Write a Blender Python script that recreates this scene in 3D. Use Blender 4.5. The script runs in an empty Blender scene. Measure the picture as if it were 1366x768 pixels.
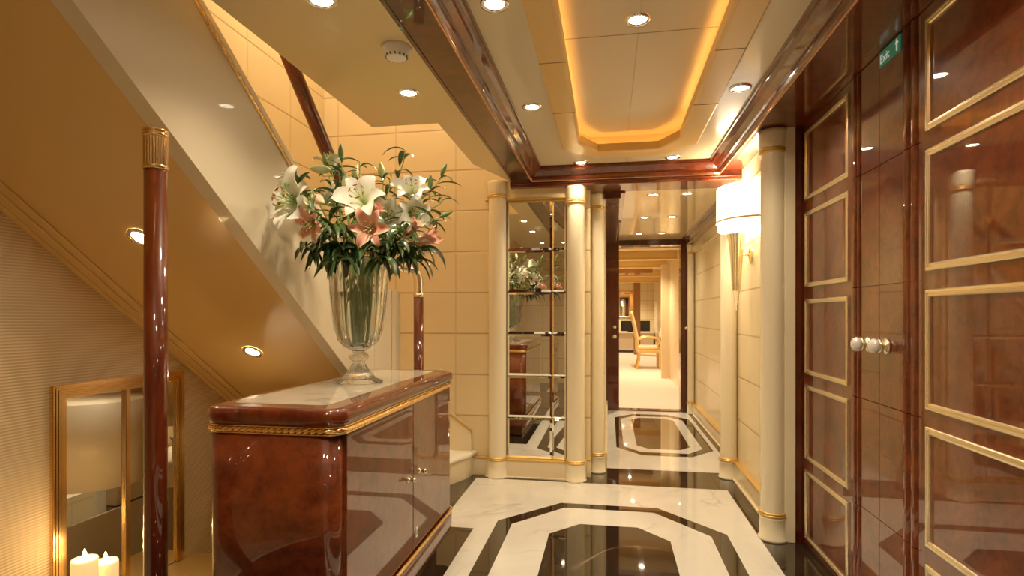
import bpy, math, random
from mathutils import Vector, Matrix
PI = math.pi
random.seed(7)
scene = bpy.context.scene
COL = scene.collection

# ------------------------------------------------------------------ mesh helper
class MB:
    def __init__(s):
        s.v = []; s.f = []; s.m = []; s.c = []; s.sm = []; s.cur = 0; s.smooth = False; s.col = (1, 1, 1)
    def vert(s, p, col=None):
        s.v.append(tuple(p)); s.c.append(col or s.col); return len(s.v) - 1
    def face(s, idx, mi=None):
        s.f.append(tuple(idx)); s.m.append(s.cur if mi is None else mi); s.sm.append(s.smooth)
    def poly(s, pts, mi=None):
        s.face([s.vert(p) for p in pts], mi)
    def box(s, a, b, mi=None):
        x0, y0, z0 = [min(a[i], b[i]) for i in range(3)]; x1, y1, z1 = [max(a[i], b[i]) for i in range(3)]
        i = [s.vert(p) for p in ((x0,y0,z0),(x1,y0,z0),(x1,y1,z0),(x0,y1,z0),(x0,y0,z1),(x1,y0,z1),(x1,y1,z1),(x0,y1,z1))]
        for q in ((0,3,2,1),(4,5,6,7),(0,1,5,4),(1,2,6,5),(2,3,7,6),(3,0,4,7)):
            s.face([i[k] for k in q], mi)
        return s
    def prism(s, pts, z0, z1, mi=None, axis='z'):
        # pts: 2D outline; axis z -> (x,y), x -> (y,z), y -> (x,z)
        def P(p, h):
            return (p[0], p[1], h) if axis == 'z' else ((h, p[0], p[1]) if axis == 'x' else (p[0], h, p[1]))
        a = [s.vert(P(p, z0)) for p in pts]; b = [s.vert(P(p, z1)) for p in pts]; n = len(pts)
        sm = s.smooth; s.smooth = False
        s.face(a[::-1], mi); s.face(b, mi); s.smooth = sm
        for k in range(n): s.face((a[k], a[(k+1) % n], b[(k+1) % n], b[k]), mi)
        return s
    def lathe(s, prof, c=(0,0,0), n=32, flutes=0, amp=0, cap=True, mi=None, smooth=True, ex=1, ey=1):
        old = s.smooth; s.smooth = smooth
        rings = []
        for q in prof:
            r, z = q[0], q[1]; am = q[2] if len(q) > 2 else (amp if flutes else 0)
            ring = []
            for k in range(n):
                t = 2*PI*k/n
                rr = r + (am*abs(math.cos(flutes*t/2)) if flutes else 0)
                ring.append(s.vert((c[0]+rr*math.cos(t)*ex, c[1]+rr*math.sin(t)*ey, c[2]+z)))
            rings.append(ring)
        for a, b in zip(rings, rings[1:]):
            for k in range(n):
                s.face((a[k], a[(k+1) % n], b[(k+1) % n], b[k]), mi)
        if cap:
            s.smooth = False
            s.face(rings[0][::-1], mi); s.face(rings[-1], mi)
        s.smooth = old
        return s
    def tube(s, pts, r, n=10, cap=True, mi=None, cols=None, twist=0, lobes=0, amp=0):
        old = s.smooth; s.smooth = True
        pts = [Vector(p) for p in pts]; m = len(pts)
        rs = r if isinstance(r, (list, tuple)) else [r]*m
        up = None; rings = []
        for i, p in enumerate(pts):
            t = (pts[min(i+1, m-1)] - pts[max(i-1, 0)]).normalized()
            if up is None:
                up = Vector((0,0,1)) if abs(t.z) < .9 else Vector((1,0,0))
            u = (up - t*up.dot(t)).normalized(); up = u; w = t.cross(u)
            ring = []
            for k in range(n):
                a = 2*PI*k/n
                rr = rs[i]*(1 + (amp*math.cos(lobes*a + twist*i) if lobes else 0))
                ring.append(s.vert(p + u*math.cos(a)*rr + w*math.sin(a)*rr, cols[i] if cols else None))
            rings.append(ring)
        for a, b in zip(rings, rings[1:]):
            for k in range(n): s.face((a[k], a[(k+1) % n], b[(k+1) % n], b[k]), mi)
        if cap: s.face(rings[0][::-1], mi); s.face(rings[-1], mi)
        s.smooth = old
        return s
    def build(s, name, mat, parent=None, loc=None, bevel=0, seg=2):
        me = bpy.data.meshes.new(name)
        o = (0,0,0) if loc is None else loc
        me.from_pydata([(p[0]-o[0], p[1]-o[1], p[2]-o[2]) for p in s.v], [], s.f)
        mats = mat if isinstance(mat, (list, tuple)) else [mat]
        for q in mats: me.materials.append(q)
        me.polygons.foreach_set('material_index', s.m)
        me.polygons.foreach_set('use_smooth', s.sm)
        at = me.color_attributes.new('Col', 'FLOAT_COLOR', 'POINT')
        at.data.foreach_set('color', [q for c in s.c for q in (c[0], c[1], c[2], 1)])
        me.update()
        ob = bpy.data.objects.new(name, me); COL.objects.link(ob)
        ob.location = o
        if parent is not None:
            ob.parent = parent
            ob.location = Vector(o) - world_loc(parent)
        if bevel:
            b = ob.modifiers.new('bevel', 'BEVEL'); b.width = bevel; b.segments = seg; b.limit_method = 'ANGLE'; b.angle_limit = .7
        return ob

WL = {}
def world_loc(o):
    v = Vector(o.location)
    return v + world_loc(o.parent) if o.parent else v
def thing(name, label, cat, loc=(0,0,0), group=None):
    o = bpy.data.objects.new(name, None); COL.objects.link(o); o.location = loc
    o.empty_display_size = .05
    o['label'] = label; o['category'] = cat
    if group: o['group'] = group
    return o
def tag(o, label, cat, group=None):
    o['label'] = label; o['category'] = cat
    if group: o['group'] = group
    return o
def struct(o):
    o['kind'] = 'structure'; return o

# ------------------------------------------------------------------ materials
def newmat(name):
    m = bpy.data.materials.new(name); m.use_nodes = True
    nt = m.node_tree; b = nt.nodes['Principled BSDF']
    return m, nt, b
def N(nt, t, **kw):
    n = nt.nodes.new(t)
    for k, v in kw.items():
        if k in n.inputs: n.inputs[k].default_value = v
        else: setattr(n, k, v)
    return n
def L(nt, a, b): nt.links.new(a, b)
def plain(name, col, rough=.4, metal=0, coat=0, spec=.5, emit=None, estr=0, **kw):
    m, nt, b = newmat(name)
    b.inputs['Base Color'].default_value = (*col, 1); b.inputs['Roughness'].default_value = rough
    b.inputs['Metallic'].default_value = metal; b.inputs['Coat Weight'].default_value = coat
    b.inputs['Coat Roughness'].default_value = .02; b.inputs['Specular IOR Level'].default_value = spec
    if emit: b.inputs['Emission Color'].default_value = (*emit, 1); b.inputs['Emission Strength'].default_value = estr
    for k, v in kw.items(): b.inputs[k].default_value = v
    return m
def mix(nt, fac, a, b):
    n = nt.nodes.new('ShaderNodeMix'); n.data_type = 'RGBA'
    if hasattr(fac, 'default_value') or hasattr(fac, 'links'): L(nt, fac, n.inputs[0])
    else: n.inputs[0].default_value = fac
    for s, i in ((a, 6), (b, 7)):
        if isinstance(s, tuple): n.inputs[i].default_value = (*s, 1)
        else: L(nt, s, n.inputs[i])
    return n.outputs[2]
def math_(nt, op, a, b=None, clamp=False):
    n = nt.nodes.new('ShaderNodeMath'); n.operation = op; n.use_clamp = clamp
    for i, s in enumerate((a, b)):
        if s is None: continue
        if isinstance(s, (int, float)): n.inputs[i].default_value = s
        else: L(nt, s, n.inputs[i])
    return n.outputs[0]
def ramp(nt, fac, stops):
    r = nt.nodes.new('ShaderNodeValToRGB'); L(nt, fac, r.inputs[0])
    e = r.color_ramp.elements
    e[0].position, e[0].color = stops[0][0], (*stops[0][1], 1)
    e[1].position, e[1].color = stops[-1][0], (*stops[-1][1], 1)
    for p, c in stops[1:-1]:
        q = e.new(p); q.color = (*c, 1)
    return r.outputs[0]

def wood(name, dark, mid, light, scale=4.0, stretch=(1,1,1), rough=.35, coat=1.0):
    m, nt, b = newmat(name)
    g = N(nt, 'ShaderNodeNewGeometry'); mp = N(nt, 'ShaderNodeMapping'); mp.inputs['Scale'].default_value = stretch
    L(nt, g.outputs['Position'], mp.inputs['Vector'])
    n1 = N(nt, 'ShaderNodeTexNoise', Scale=scale, Detail=8.0, Roughness=.62, Distortion=1.6); L(nt, mp.outputs[0], n1.inputs['Vector'])
    n2 = N(nt, 'ShaderNodeTexNoise', Scale=scale*7, Detail=4.0, Roughness=.7, Distortion=.6); L(nt, mp.outputs[0], n2.inputs['Vector'])
    c = ramp(nt, n1.outputs['Fac'], [(.3, dark), (.5, mid), (.72, light)])
    sp = ramp(nt, n2.outputs['Fac'], [(.35, (.55,.5,.5)), (.55, (1,1,1))])
    mm = nt.nodes.new('ShaderNodeMix'); mm.data_type = 'RGBA'; mm.blend_type = 'MULTIPLY'; mm.inputs[0].default_value = .8
    L(nt, c, mm.inputs[6]); L(nt, sp, mm.inputs[7])
    L(nt, mm.outputs[2], b.inputs['Base Color'])
    b.inputs['Roughness'].default_value = rough; b.inputs['Coat Weight'].default_value = coat
    b.inputs['Coat Roughness'].default_value = .012; b.inputs['Coat IOR'].default_value = 1.5; b.inputs['Specular IOR Level'].default_value = .15
    return m
burl = wood('burl_mahogany', (.070,.011,.003), (.140,.024,.006), (.20,.042,.010), 3.2)
mahog = wood('dark_mahogany', (.045,.005,.0015), (.075,.010,.003), (.11,.017,.004), 3, (1,1,.35))
redwood = wood('red_mahogany', (.075,.009,.002), (.125,.017,.003), (.17,.028,.006), 4, (1,1,.3))

def marble(name, base, alt, vein, vscale, vw, bump=0):
    m, nt, b = newmat(name)
    g = N(nt, 'ShaderNodeNewGeometry')
    n1 = N(nt, 'ShaderNodeTexNoise', Scale=1.7, Detail=7.0, Roughness=.6, Distortion=1.0); L(nt, g.outputs['Position'], n1.inputs['Vector'])
    n2 = N(nt, 'ShaderNodeTexNoise', Scale=vscale, Detail=5.0, Roughness=.55, Distortion=.9); L(nt, g.outputs['Position'], n2.inputs['Vector'])
    c = mix(nt, ramp(nt, n1.outputs['Fac'], [(.35,(0,0,0)),(.65,(1,1,1))]), base, alt)
    v = math_(nt, 'ABSOLUTE', math_(nt, 'SUBTRACT', n2.outputs['Fac'], .5))
    vf = ramp(nt, v, [(0, (1,1,1)), (vw, (0,0,0))])
    nn = N(nt, 'ShaderNodeTexNoise', Scale=2.3); L(nt, g.outputs['Position'], nn.inputs['Vector'])
    vm = math_(nt, 'MULTIPLY', vf, ramp(nt, nn.outputs['Fac'], [(.45,(0,0,0)),(.65,(1,1,1))]))
    L(nt, mix(nt, vm, c, vein), b.inputs['Base Color'])
    b.inputs['Roughness'].default_value = .04; b.inputs['Specular IOR Level'].default_value = .5
    b.inputs['Coat Weight'].default_value = .25; b.inputs['Coat Roughness'].default_value = .01
    return m
white_marble = marble('white_marble', (.70,.67,.61), (.61,.58,.52), (.44,.41,.37), 1.6, .02)
dark_marble = marble('dark_marble', (.014,.009,.006), (.026,.016,.010), (.22,.16,.11), .7, .004)
brown_marble = marble('brown_marble', (.05,.022,.010), (.075,.036,.017), (.22,.14,.09), 2, .008)
top_marble = marble('top_marble', (.62,.55,.44), (.50,.44,.34), (.38,.32,.24), 3, .03)

def panel(name, col, seam, axis, v0, vs, z0=.13, zs=.31, w=.009, rough=.28):
    # cream leather-like wall panels: seams in world space along `axis` and z
    m, nt, b = newmat(name)
    g = N(nt, 'ShaderNodeNewGeometry'); sp = N(nt, 'ShaderNodeSeparateXYZ'); L(nt, g.outputs['Position'], sp.inputs[0])
    def seamf(out, o, s):
        f = math_(nt, 'FRACT', math_(nt, 'DIVIDE', math_(nt, 'SUBTRACT', out, o - 50*s), s))
        d = math_(nt, 'ABSOLUTE', math_(nt, 'SUBTRACT', f, .5))       # .5 at seam
        return math_(nt, 'MULTIPLY', math_(nt, 'SUBTRACT', d, .5 - w/s), s/w, clamp=True)
    sz = seamf(sp.outputs[2], z0, zs)
    sh = math_(nt, 'MULTIPLY', seamf(sp.outputs[axis], v0, vs), .45)
    s = math_(nt, 'MAXIMUM', sz, sh)
    n1 = N(nt, 'ShaderNodeTexNoise', Scale=2.0, Detail=4.0); L(nt, g.outputs['Position'], n1.inputs['Vector'])
    c = mix(nt, n1.outputs['Fac'], tuple(q*.93 for q in col), tuple(min(1, q*1.06) for q in col))
    L(nt, mix(nt, math_(nt, 'MULTIPLY', s, .8), c, seam), b.inputs['Base Color'])
    bp = N(nt, 'ShaderNodeBump', Strength=.5, Distance=.004); bp.invert = True
    L(nt, s, bp.inputs['Height']); L(nt, bp.outputs[0], b.inputs['Normal'])
    b.inputs['Roughness'].default_value = rough; b.inputs['Specular IOR Level'].default_value = .4
    b.inputs['Coat Weight'].default_value = .15; b.inputs['Coat Roughness'].default_value = .08
    return m
CR = (.80,.65,.38); SEAM = (.36,.19,.05)
panel_x = panel('cream_panel_x', CR, SEAM, 0, -1.15, .48)
panel_y = panel('cream_panel_y', CR, SEAM, 1, 4.15, .48)
panel_r = panel('cream_panel_right', (.82,.68,.42), SEAM, 1, 3.72, .62)
cream = plain('cream_lacquer', (.80,.66,.42), .25, coat=.3)
cream_soft = plain('cream_satin', (.74,.63,.44), .45, coat=.12)
col_mat = plain('column_cream', (.85,.74,.52), .22, coat=.4)
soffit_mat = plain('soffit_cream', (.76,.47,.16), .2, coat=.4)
ceil_mat = plain('ceiling_cream', (.76,.66,.46), .22, coat=.3)
ceil_left = plain('ceiling_left_cream', (.74,.58,.31), .28, coat=.2)
recess_mat = plain('recess_cream', (.70,.60,.40), .3)
gloss_ceil = plain('gloss_ceiling', (.74,.60,.36), .12, coat=.35)
gold = plain('gold', (1,.66,.26), .16, 1)
goldleaf = plain('gold_leaf', (.80,.55,.20), .3, .55)
brass = plain('pale_brass', (.96,.84,.58), .24, .92)
frame_gold = plain('bronze_gold_frame', (.85,.52,.20), .25, 1)
gold_line = plain('gold_line', (.75,.47,.13), .3, .5)
chrome = plain('chrome', (.9,.88,.84), .06, 1)
white_ring = plain('white_ring', (.9,.87,.8), .35)
mirror_m = plain('mirror', (.93,.92,.88), .0, 1)
bevel_m = plain('mirror_bevel', (.97,.95,.9), .03, 1)
darkgap = plain('dark_gap', (.012,.005,.003), .5)
glow = plain('lamp_glow', (1,.9,.75), .5, emit=(1,.86,.62), estr=45)
cove = plain('cove_glow', (1,.6,.2), .5, emit=(1,.46,.09), estr=8)
shade_m = plain('shade_glow', (1,.95,.85), .6, emit=(1,.93,.78), estr=.9)
carpet = plain('pale_carpet', (.74,.58,.44), .95)
carpet_dark = plain('lower_carpet', (.6,.5,.36), .95)
tread_m = plain('tread_carpet', (.82,.76,.62), .9)
wax = plain('candle_wax', (.95,.80,.48), .5, emit=(1,.62,.22), estr=.45, **{'Subsurface Weight': .3})
flame_m = plain('flame', (1,.8,.4), .5, emit=(1,.72,.3), estr=40)
black = plain('black', (.01,.01,.01), .12)
exit_green = plain('exit_green', (.02,.17,.09), .4, emit=(.02,.2,.1), estr=.15)
exit_white = plain('exit_white', (.75,.8,.7), .5, emit=(.8,.85,.75), estr=.2)
sticker = plain('sticker_white', (.8,.78,.72), .5)
knob_white = plain('knob_glass', (.82,.80,.76), .08, coat=1, spec=.9)
uphol = plain('upholstery', (.80,.62,.38), .6)
frieze_m = plain('frieze_cream', (.78,.64,.38), .25, coat=.2)

def ribbed():
    m, nt, b = newmat('ribbed_wallpaper')
    g = N(nt, 'ShaderNodeNewGeometry')
    mp = N(nt, 'ShaderNodeMapping'); L(nt, g.outputs['Position'], mp.inputs['Vector'])
    w = N(nt, 'ShaderNodeTexWave', Scale=26.0, Distortion=1.6, Detail=1.0); w.bands_direction = 'Z'
    w.inputs['Detail Scale'].default_value = .6
    mp.inputs['Scale'].default_value = (1, .45, 1)
    L(nt, mp.outputs[0], w.inputs['Vector'])
    L(nt, mix(nt, w.outputs['Fac'], (.64,.45,.22), (.80,.60,.33)), b.inputs['Base Color'])
    bp = N(nt, 'ShaderNodeBump', Strength=.5, Distance=.004); L(nt, w.outputs['Fac'], bp.inputs['Height']); L(nt, bp.outputs[0], b.inputs['Normal'])
    b.inputs['Roughness'].default_value = .55
    return m
ribbed_m = ribbed()
def vcol(name, rough=.4, coat=0, trans=0, sss=0):
    m, nt, b = newmat(name)
    a = N(nt, 'ShaderNodeAttribute'); a.attribute_name = 'Col'
    g = N(nt, 'ShaderNodeNewGeometry'); n1 = N(nt, 'ShaderNodeTexNoise', Scale=30.0); L(nt, g.outputs['Position'], n1.inputs['Vector'])
    mm = nt.nodes.new('ShaderNodeMix'); mm.data_type = 'RGBA'; mm.blend_type = 'MULTIPLY'; mm.inputs[0].default_value = .12
    L(nt, a.outputs['Color'], mm.inputs[6]); L(nt, n1.outputs['Fac'], mm.inputs[7])
    mm.clamp_result = False
    L(nt, mm.outputs[2], b.inputs['Base Color'])
    b.inputs['Roughness'].default_value = rough; b.inputs['Coat Weight'].default_value = coat
    b.inputs['Subsurface Weight'].default_value = sss; b.inputs['Subsurface Radius'].default_value = (.01,.008,.005)
    return m
petal_m = vcol('lily_petal', .45, sss=.15)
leaf_m = vcol('lily_leaf', .35, coat=.15)
def glass(name, col=(1,1,1), ior=1.48, rough=0.0, tw=1):
    m, nt, b = newmat(name)
    b.inputs['Base Color'].default_value = (*col, 1); b.inputs['Transmission Weight'].default_value = tw
    b.inputs['IOR'].default_value = ior; b.inputs['Roughness'].default_value = rough
    return m
glass_m = glass('cut_glass', (.98,1,.97), 1.45, 0, .975)
water_m = glass('water', (.93,.97,.90), 1.33)

# ------------------------------------------------------------------ camera
cam = bpy.data.cameras.new('camera'); co = bpy.data.objects.new('camera', cam); COL.objects.link(co); scene.camera = co
THETA = math.atan(129/750)
co.location = (0, 0, 1.2); co.rotation_euler = (PI/2, 0, THETA)
cam.sensor_width = 36; cam.lens = 36*750/1366; cam.shift_y = 36/1366; cam.clip_start = .02

# ------------------------------------------------------------------ setting: floor
def octo(x0, x1, y0, y1, cx, cy):
    return [(x0+cx,y1),(x1-cx,y1),(x1,y1-cy),(x1,y0+cy),(x1-cx,y0),(x0+cx,y0),(x0,y0+cy),(x0,y1-cy)]
def oc(cx, cy, hx, hy, ix, iy):      # centre, half sizes, half length of the straight sides
    return octo(cx-hx, cx+hx, cy-hy, cy+hy, hx-ix, hy-iy)
def loop3(l, z): return [(p[0], p[1], z) for p in l]
m = MB()
m.box((-1.42,-1.6,-.12), (1.35,4.25,0), 1)
m.box((-.17,4.25,-.12), (1.15,7.35,0), 1)
e = .0008
m.poly(loop3([(-.75,-.04),(.80,-.04),(.80,4.04),(-.96,4.04),(-.96,3.08),(-.75,3.08)], e), 0)
m.poly(loop3([(-.96,-1.6),(.80,-1.6),(.80,-.5),(-.96,-.5)], e), 0)
m.poly(loop3(oc(0,2.0,.637,1.59,.30,1.22), 2*e), 1)
m.poly(loop3(oc(0,2.0,.547,1.50,.27,1.175), 3*e), 0)
m.poly(loop3(oc(0,2.0,.322,1.24,.163,1.07), 4*e), 1)
m.poly(loop3([(-.03,4.47),(.95,4.47),(.95,7.2),(-.03,7.2)], e), 0)
m.poly(loop3(oc(.49,5.95,.42,1.02,.205,.76), 2*e), 1)
m.poly(loop3(oc(.48,5.93,.345,.89,.20,.69), 3*e), 0)
m.poly(loop3(oc(.49,5.94,.235,.77,.14,.65), 4*e), 2)
struct(m.build('floor', [white_marble, dark_marble, brown_marble]))
struct(MB().box((-2.23,-1.6,-.65), (-1.42,4.15,-.55)).box((-1.44,-1.6,-.55), (-1.42,4.15,0)).build('floor_lower', carpet_dark))
struct(MB().box((-1.6,7.35,-.1), (3.2,22,0)).build('floor_salon', carpet))

# ------------------------------------------------------------------ walls
m = MB()
m.box((-2.23,4.15,-.65), (-.17,4.27,3.9)); m.box((-.19,4.2,0), (-.135,4.42,2.3)); m.box((-.15,4.415,0), (-.03,7.3,2.3))
struct(m.build('wall_back', panel_x))
m = MB()
zs = lambda y: 2.854-.711*y
m.poly([(-2.23,-1.6,-.65),(-2.23,4.15,-.65),(-2.23,4.15,zs(4.15)),(-2.23,-1.6,zs(-1.6))], 0)
m.poly([(-2.23,-1.6,zs(-1.6)),(-2.23,4.15,zs(4.15)),(-2.23,4.15,4.2),(-2.23,-1.6,4.2)], 1)
m.box((-2.3,-1.6,-.65), (-2.235,4.27,4.2), 1)
struct(m.build('wall_left', [ribbed_m, panel_y]))
m = MB()
m.box((.93,3.2,0), (1.35,4.36,2.3)); m.box((1.03,4.36,0), (1.15,7.3,2.3)); m.box((1.32,-1.6,0), (1.4,3.2,2.3))
struct(m.build('wall_right', panel_r))
struct(MB().box((-2.3,-1.7,-.65), (1.4,-1.6,4.2)).build('wall_front', panel_x))
struct(MB().box((-2.3,-1.7,3.9), (-.7,4.27,4.0)).build('ceiling_stairwell', ceil_left))
struct(MB().prism([(-.71,-1.6),(-1.232,-1.6),(-1.232,2.8),(-.87,2.8),(-.88,3.6),(-.71,4.15)][::-1], 2.19, 3.9).build('ceiling_landing', ceil_left))

# baseboards and gold lines
def baseb(name, boxes, mat=cream):
    b = MB()
    for (a, c) in boxes: b.box(a, c, 0)
    return b
m = MB()
m.box((-.90,4.085,0), (-.17,4.15,.125), 0); m.box((-1.02,4.12,0), (-.88,4.15,.125), 0); m.box((-.19,4.19,0),(-.13,4.41,.125),0)
m.box((-.90,4.078,.125), (-.17,4.15,.137), 1); m.box((-1.02,4.113,.125), (-.88,4.15,.137), 1); m.box((-.195,4.185,.125),(-.128,4.41,.137),1)
m.box((-.905,4.07,0), (-.17,4.15,.012), 0)
m.box((-.03,4.45,0), (-.012,7.2,.125), 0)
struct(m.build('baseboard_back', [cream, gold_line], bevel=.003))
m = MB()
m.box((.90,3.2,0), (.935,4.36,.125), 0); m.box((.893,3.2,.125), (.935,4.36,.137), 1); m.box((.885,3.2,0), (.935,4.36,.015), 0)
m.box((1.0,4.36,0), (1.035,7.2,.125), 0); m.box((.993,4.36,.125), (1.035,7.2,.137), 1); m.box((.988,4.36,0), (1.035,7.2,.015), 0)
struct(m.build('baseboard_right', [cream, gold_line], bevel=.003))
m = MB()
m.box((-.91,4.085,2.05), (-.17,4.15,2.19), 0); m.box((-.91,4.075,2.048), (-.17,4.15,2.058), 1)
m.box((.895,3.2,2.06), (.935,4.36,2.19), 0); m.box((.885,3.2,2.05), (.935,4.36,2.062), 1); m.box((1.0,4.36,1.95), (1.03,7.2,2.08), 0)
struct(m.build('trim_1', [frieze_m, gold_line], bevel=.003))
m = MB(); m.box((.915,3.165,0), (.968,3.2,2.19)); m.box((.93,3.2,0),(.968,3.21,2.19))
struct(m.build('trim_2', col_mat, bevel=.003))

# ------------------------------------------------------------------ ceiling of the lobby
CZ = 2.25
O = octo(-.283,.53,.20,3.76,.19,.22); I = octo(-.171,.411,.33,3.61,.105,.20)
X0, X1, Y0, Y1 = -.47, .68, -1.6, 4.0
m = MB()
def q3(pts, z, mi=0): m.poly([(a, b, z) for a, b in pts], mi)
q3([O[0],O[1],(O[1][0],Y1),(O[0][0],Y1)], CZ); q3([O[2],O[3],(X1,O[3][1]),(X1,O[2][1])], CZ)
q3([O[4],O[5],(O[5][0],Y0),(O[4][0],Y0)], CZ); q3([O[6],O[7],(X0,O[7][1]),(X0,O[6][1])], CZ)
q3([O[1],O[2],(X1,O[2][1]),(X1,Y1),(O[1][0],Y1)], CZ); q3([O[3],O[4],(O[4][0],Y0),(X1,Y0),(X1,O[3][1])], CZ)
q3([O[5],O[6],(X0,O[6][1]),(X0,Y0),(O[5][0],Y0)], CZ); q3([O[7],O[0],(O[0][0],Y1),(X0,Y1),(X0,O[7][1])], CZ)
m.box((-.8,-1.6,2.5),(1.4,4.3,2.55))
struct(m.build('ceiling', [ceil_mat]))
# thin joint lines across the beige ceiling field
m = MB()
for (a, b) in (((.118,3.76,2.2485),(.121,4.0,2.251)), ((-.47,1.2,2.2485),(-.283,1.203,2.251)), ((.53,1.2,2.2485),(.68,1.203,2.251))): m.box(a, b)
struct(m.build('trim_3', plain('joint', (.3,.2,.1), .6)))
# gilded coffer border, recess and cove lamp
def ring(m, A, za, B, zb, mi=0):
    n = len(A)
    a = [m.vert((p[0], p[1], za)) for p in A]; b = [m.vert((p[0], p[1], zb)) for p in B]
    for k in range(n): m.face((a[k], a[(k+1) % n], b[(k+1) % n], b[k]), mi)
def grow(l, g):
    cx = sum(p[0] for p in l)/8; cy = sum(p[1] for p in l)/8
    xs = max(p[0] for p in l)-cx; ys = max(p[1] for p in l)-cy
    return [(cx+(p[0]-cx)*(xs+g)/xs, cy+(p[1]-cy)*(ys+g)/ys) for p in l]
m = MB()
ring(m, O, CZ, O, CZ-.012); ring(m, O, CZ-.012, grow(O,-.008), CZ-.016, 0); ring(m, grow(O,-.008), CZ-.016, grow(I,.012), CZ-.016, 0)
ring(m, grow(I,.012), CZ-.016, I, CZ-.010, 0); ring(m, I, CZ-.010, I, CZ+.035, 0); ring(m, I, CZ+.035, grow(I,.012), CZ+.035, 0)
ring(m, grow(I,.012), CZ+.035, grow(I,.012), CZ+.005, 0)
for yy in (1.1,1.7,2.3,2.88):
    m.box((-.283,yy,CZ-.0175),(-.171,yy+.003,CZ-.015),1); m.box((.411,yy,CZ-.0175),(.53,yy+.003,CZ-.015),1)
gildmat = plain('gilded_border', (.82,.53,.17), .35, coat=.2)
struct(m.build('trim_4', [gildmat, plain('gilt_joint', (.3,.16,.04), .5)]))
m = MB()
G = grow(I, .075)
ring(m, grow(I,.012), CZ+.005, G, CZ+.005); ring(m, G, CZ+.005, G, CZ+.10)
m.poly([(p[0],p[1],CZ+.10) for p in G]); m.box((.1185,.3,CZ+.098),(.1205,3.65,CZ+.101),1); m.box((-.2,2.35,CZ+.098),(.45,2.352,CZ+.101),1)
struct(m.build('ceiling_recess', [recess_mat, plain('recess_joint', (.56,.46,.28), .6)]))
m = MB(); ring(m, grow(I,.022), CZ+.012, grow(I,.036), CZ+.012)
tag(m.build('cove_strip_light', cove), 'amber cove light strip hidden around the eight sided ceiling recess', 'light')

# mahogany beams, cornice, lintel
m = MB(); m.box((-.71,-1.6,2.185), (-.555,4.15,2.25)); m.box((-.695,-1.6,2.181),(-.69,4.03,2.186))
struct(m.build('trim_5', mahog, bevel=.004))
m = MB(); m.box((.755,-1.6,2.19), (1.35,4.25,2.26))
struct(m.build('trim_6', redwood, bevel=.003))
m = MB(); m.box((-.71,4.035,2.125), (1.03,4.30,2.26)); m.box((-.71,4.025,2.145), (.9,4.04,2.155))
struct(m.build('trim_7', redwood, bevel=.004))
def off(d): return [(-.56+d,-1.6),(-.56+d,4.03-d),(.76-d,4.03-d),(.76-d,-1.6)]
prof = [(0,2.19),(0,2.168),(.006,2.163),(.016,2.163),(.022,2.17),(.024,2.19),(.034,2.193),(.04,2.197),(.06,2.215),(.078,2.225),(.082,2.236),(.09,2.236),(.092,2.252)]
m = MB(); m.smooth = False
for (d0,z0),(d1,z1) in zip(prof, prof[1:]):
    A, B = off(d0), off(d1)
    for k in range(3): m.poly([(*A[k],z0),(*A[k+1],z0),(*B[k+1],z1),(*B[k],z1)])
struct(m.build('trim_8', redwood))
m = MB()
for p in (off(.012),): m.tube([(*q, 2.162) for q in p], .005, 8)
struct(m.build('trim_9', plain('copper_bead', (.8,.4,.2), .15, .7)))

# corridor ceiling, cornices and mahogany door frame at its end
struct(MB().box((-.13,4.25,2.14), (1.15,7.4,2.26)).build('ceiling_corridor', gloss_ceil))
m = MB()
m.box((-.03,4.3,2.075), (.09,7.3,2.145)); m.box((.09,4.3,2.115), (.125,7.3,2.145))
m.box((.93,4.3,2.06), (1.05,7.3,2.145)); m.box((.90,4.3,2.10), (.94,7.3,2.145)); m.box((.875,4.3,2.125), (.91,7.3,2.145))
struct(m.build('trim_10', mahog, bevel=.003))
m = MB(); m.box((-.03,7.2,0), (.13,7.36,2.14)); m.box((.875,7.2,0), (1.035,7.36,2.14)); m.box((.13,7.2,2.07), (.875,7.36,2.14))
m.box((.13,7.2,0),(.875,7.36,.012))
for z in (.55,1.3,1.9): m.box((-.031,7.198,z),(.131,7.21,z+.004),1); m.box((.874,7.198,z),(1.036,7.21,z+.004),1)
dr = struct(m.build('door_1', [mahog, darkgap], bevel=.003))
for (x, z, r) in ((.075,1.05,.022),(.075,.93,.026),(.945,1.04,.022)):
    b = MB(); b.lathe([(r,0),(r,.006),(r*.6,.012),(0.001,.012)], n=16)
    for i,(px,py,pz) in enumerate(b.v): b.v[i] = (x+px, 7.198-pz, z+py)
    o = b.build('latch', chrome, dr)

# mirror in the niche: five rows of bevelled glass
m = MB(); m.box((-.755,4.135,.137), (-.30,4.152,2.05), 0)
rows = [.137,.44,.75,1.06,1.37,1.68,2.048]
mt = thing('wall_mirror', 'tall narrow mirror divided by horizontal joints between two cream columns', 'mirror', (-.53,4.14,.137))
m.build('backing', darkgap, mt)
xs = [-.748, -.41, -.307]
for zi in range(6):
    for xi in range(2):
        a, b, z0, z1 = xs[xi]+.001, xs[xi+1]-.001, rows[zi]+.0015, rows[zi+1]-.0015
        g = .016 if xi == 0 else .012; y0, y1 = 4.134, 4.128
        p = MB(); tl = .0047 if xi else 0; ti = .0032 if xi else 0
        o4 = [(a,y0,z0),(b,y0-tl,z0),(b,y0-tl,z1),(a,y0,z1)]; i4 = [(a+g,y1,z0+g),(b-g,y1-ti,z0+g),(b-g,y1-ti,z1-g),(a+g,y1,z1-g)]
        p.poly(i4, 0)
        for k in range(4): p.poly([o4[k], o4[(k+1)%4], i4[(k+1)%4], i4[k]], 0)
        p.build('mirror_pane', mirror_m, mt)

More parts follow.
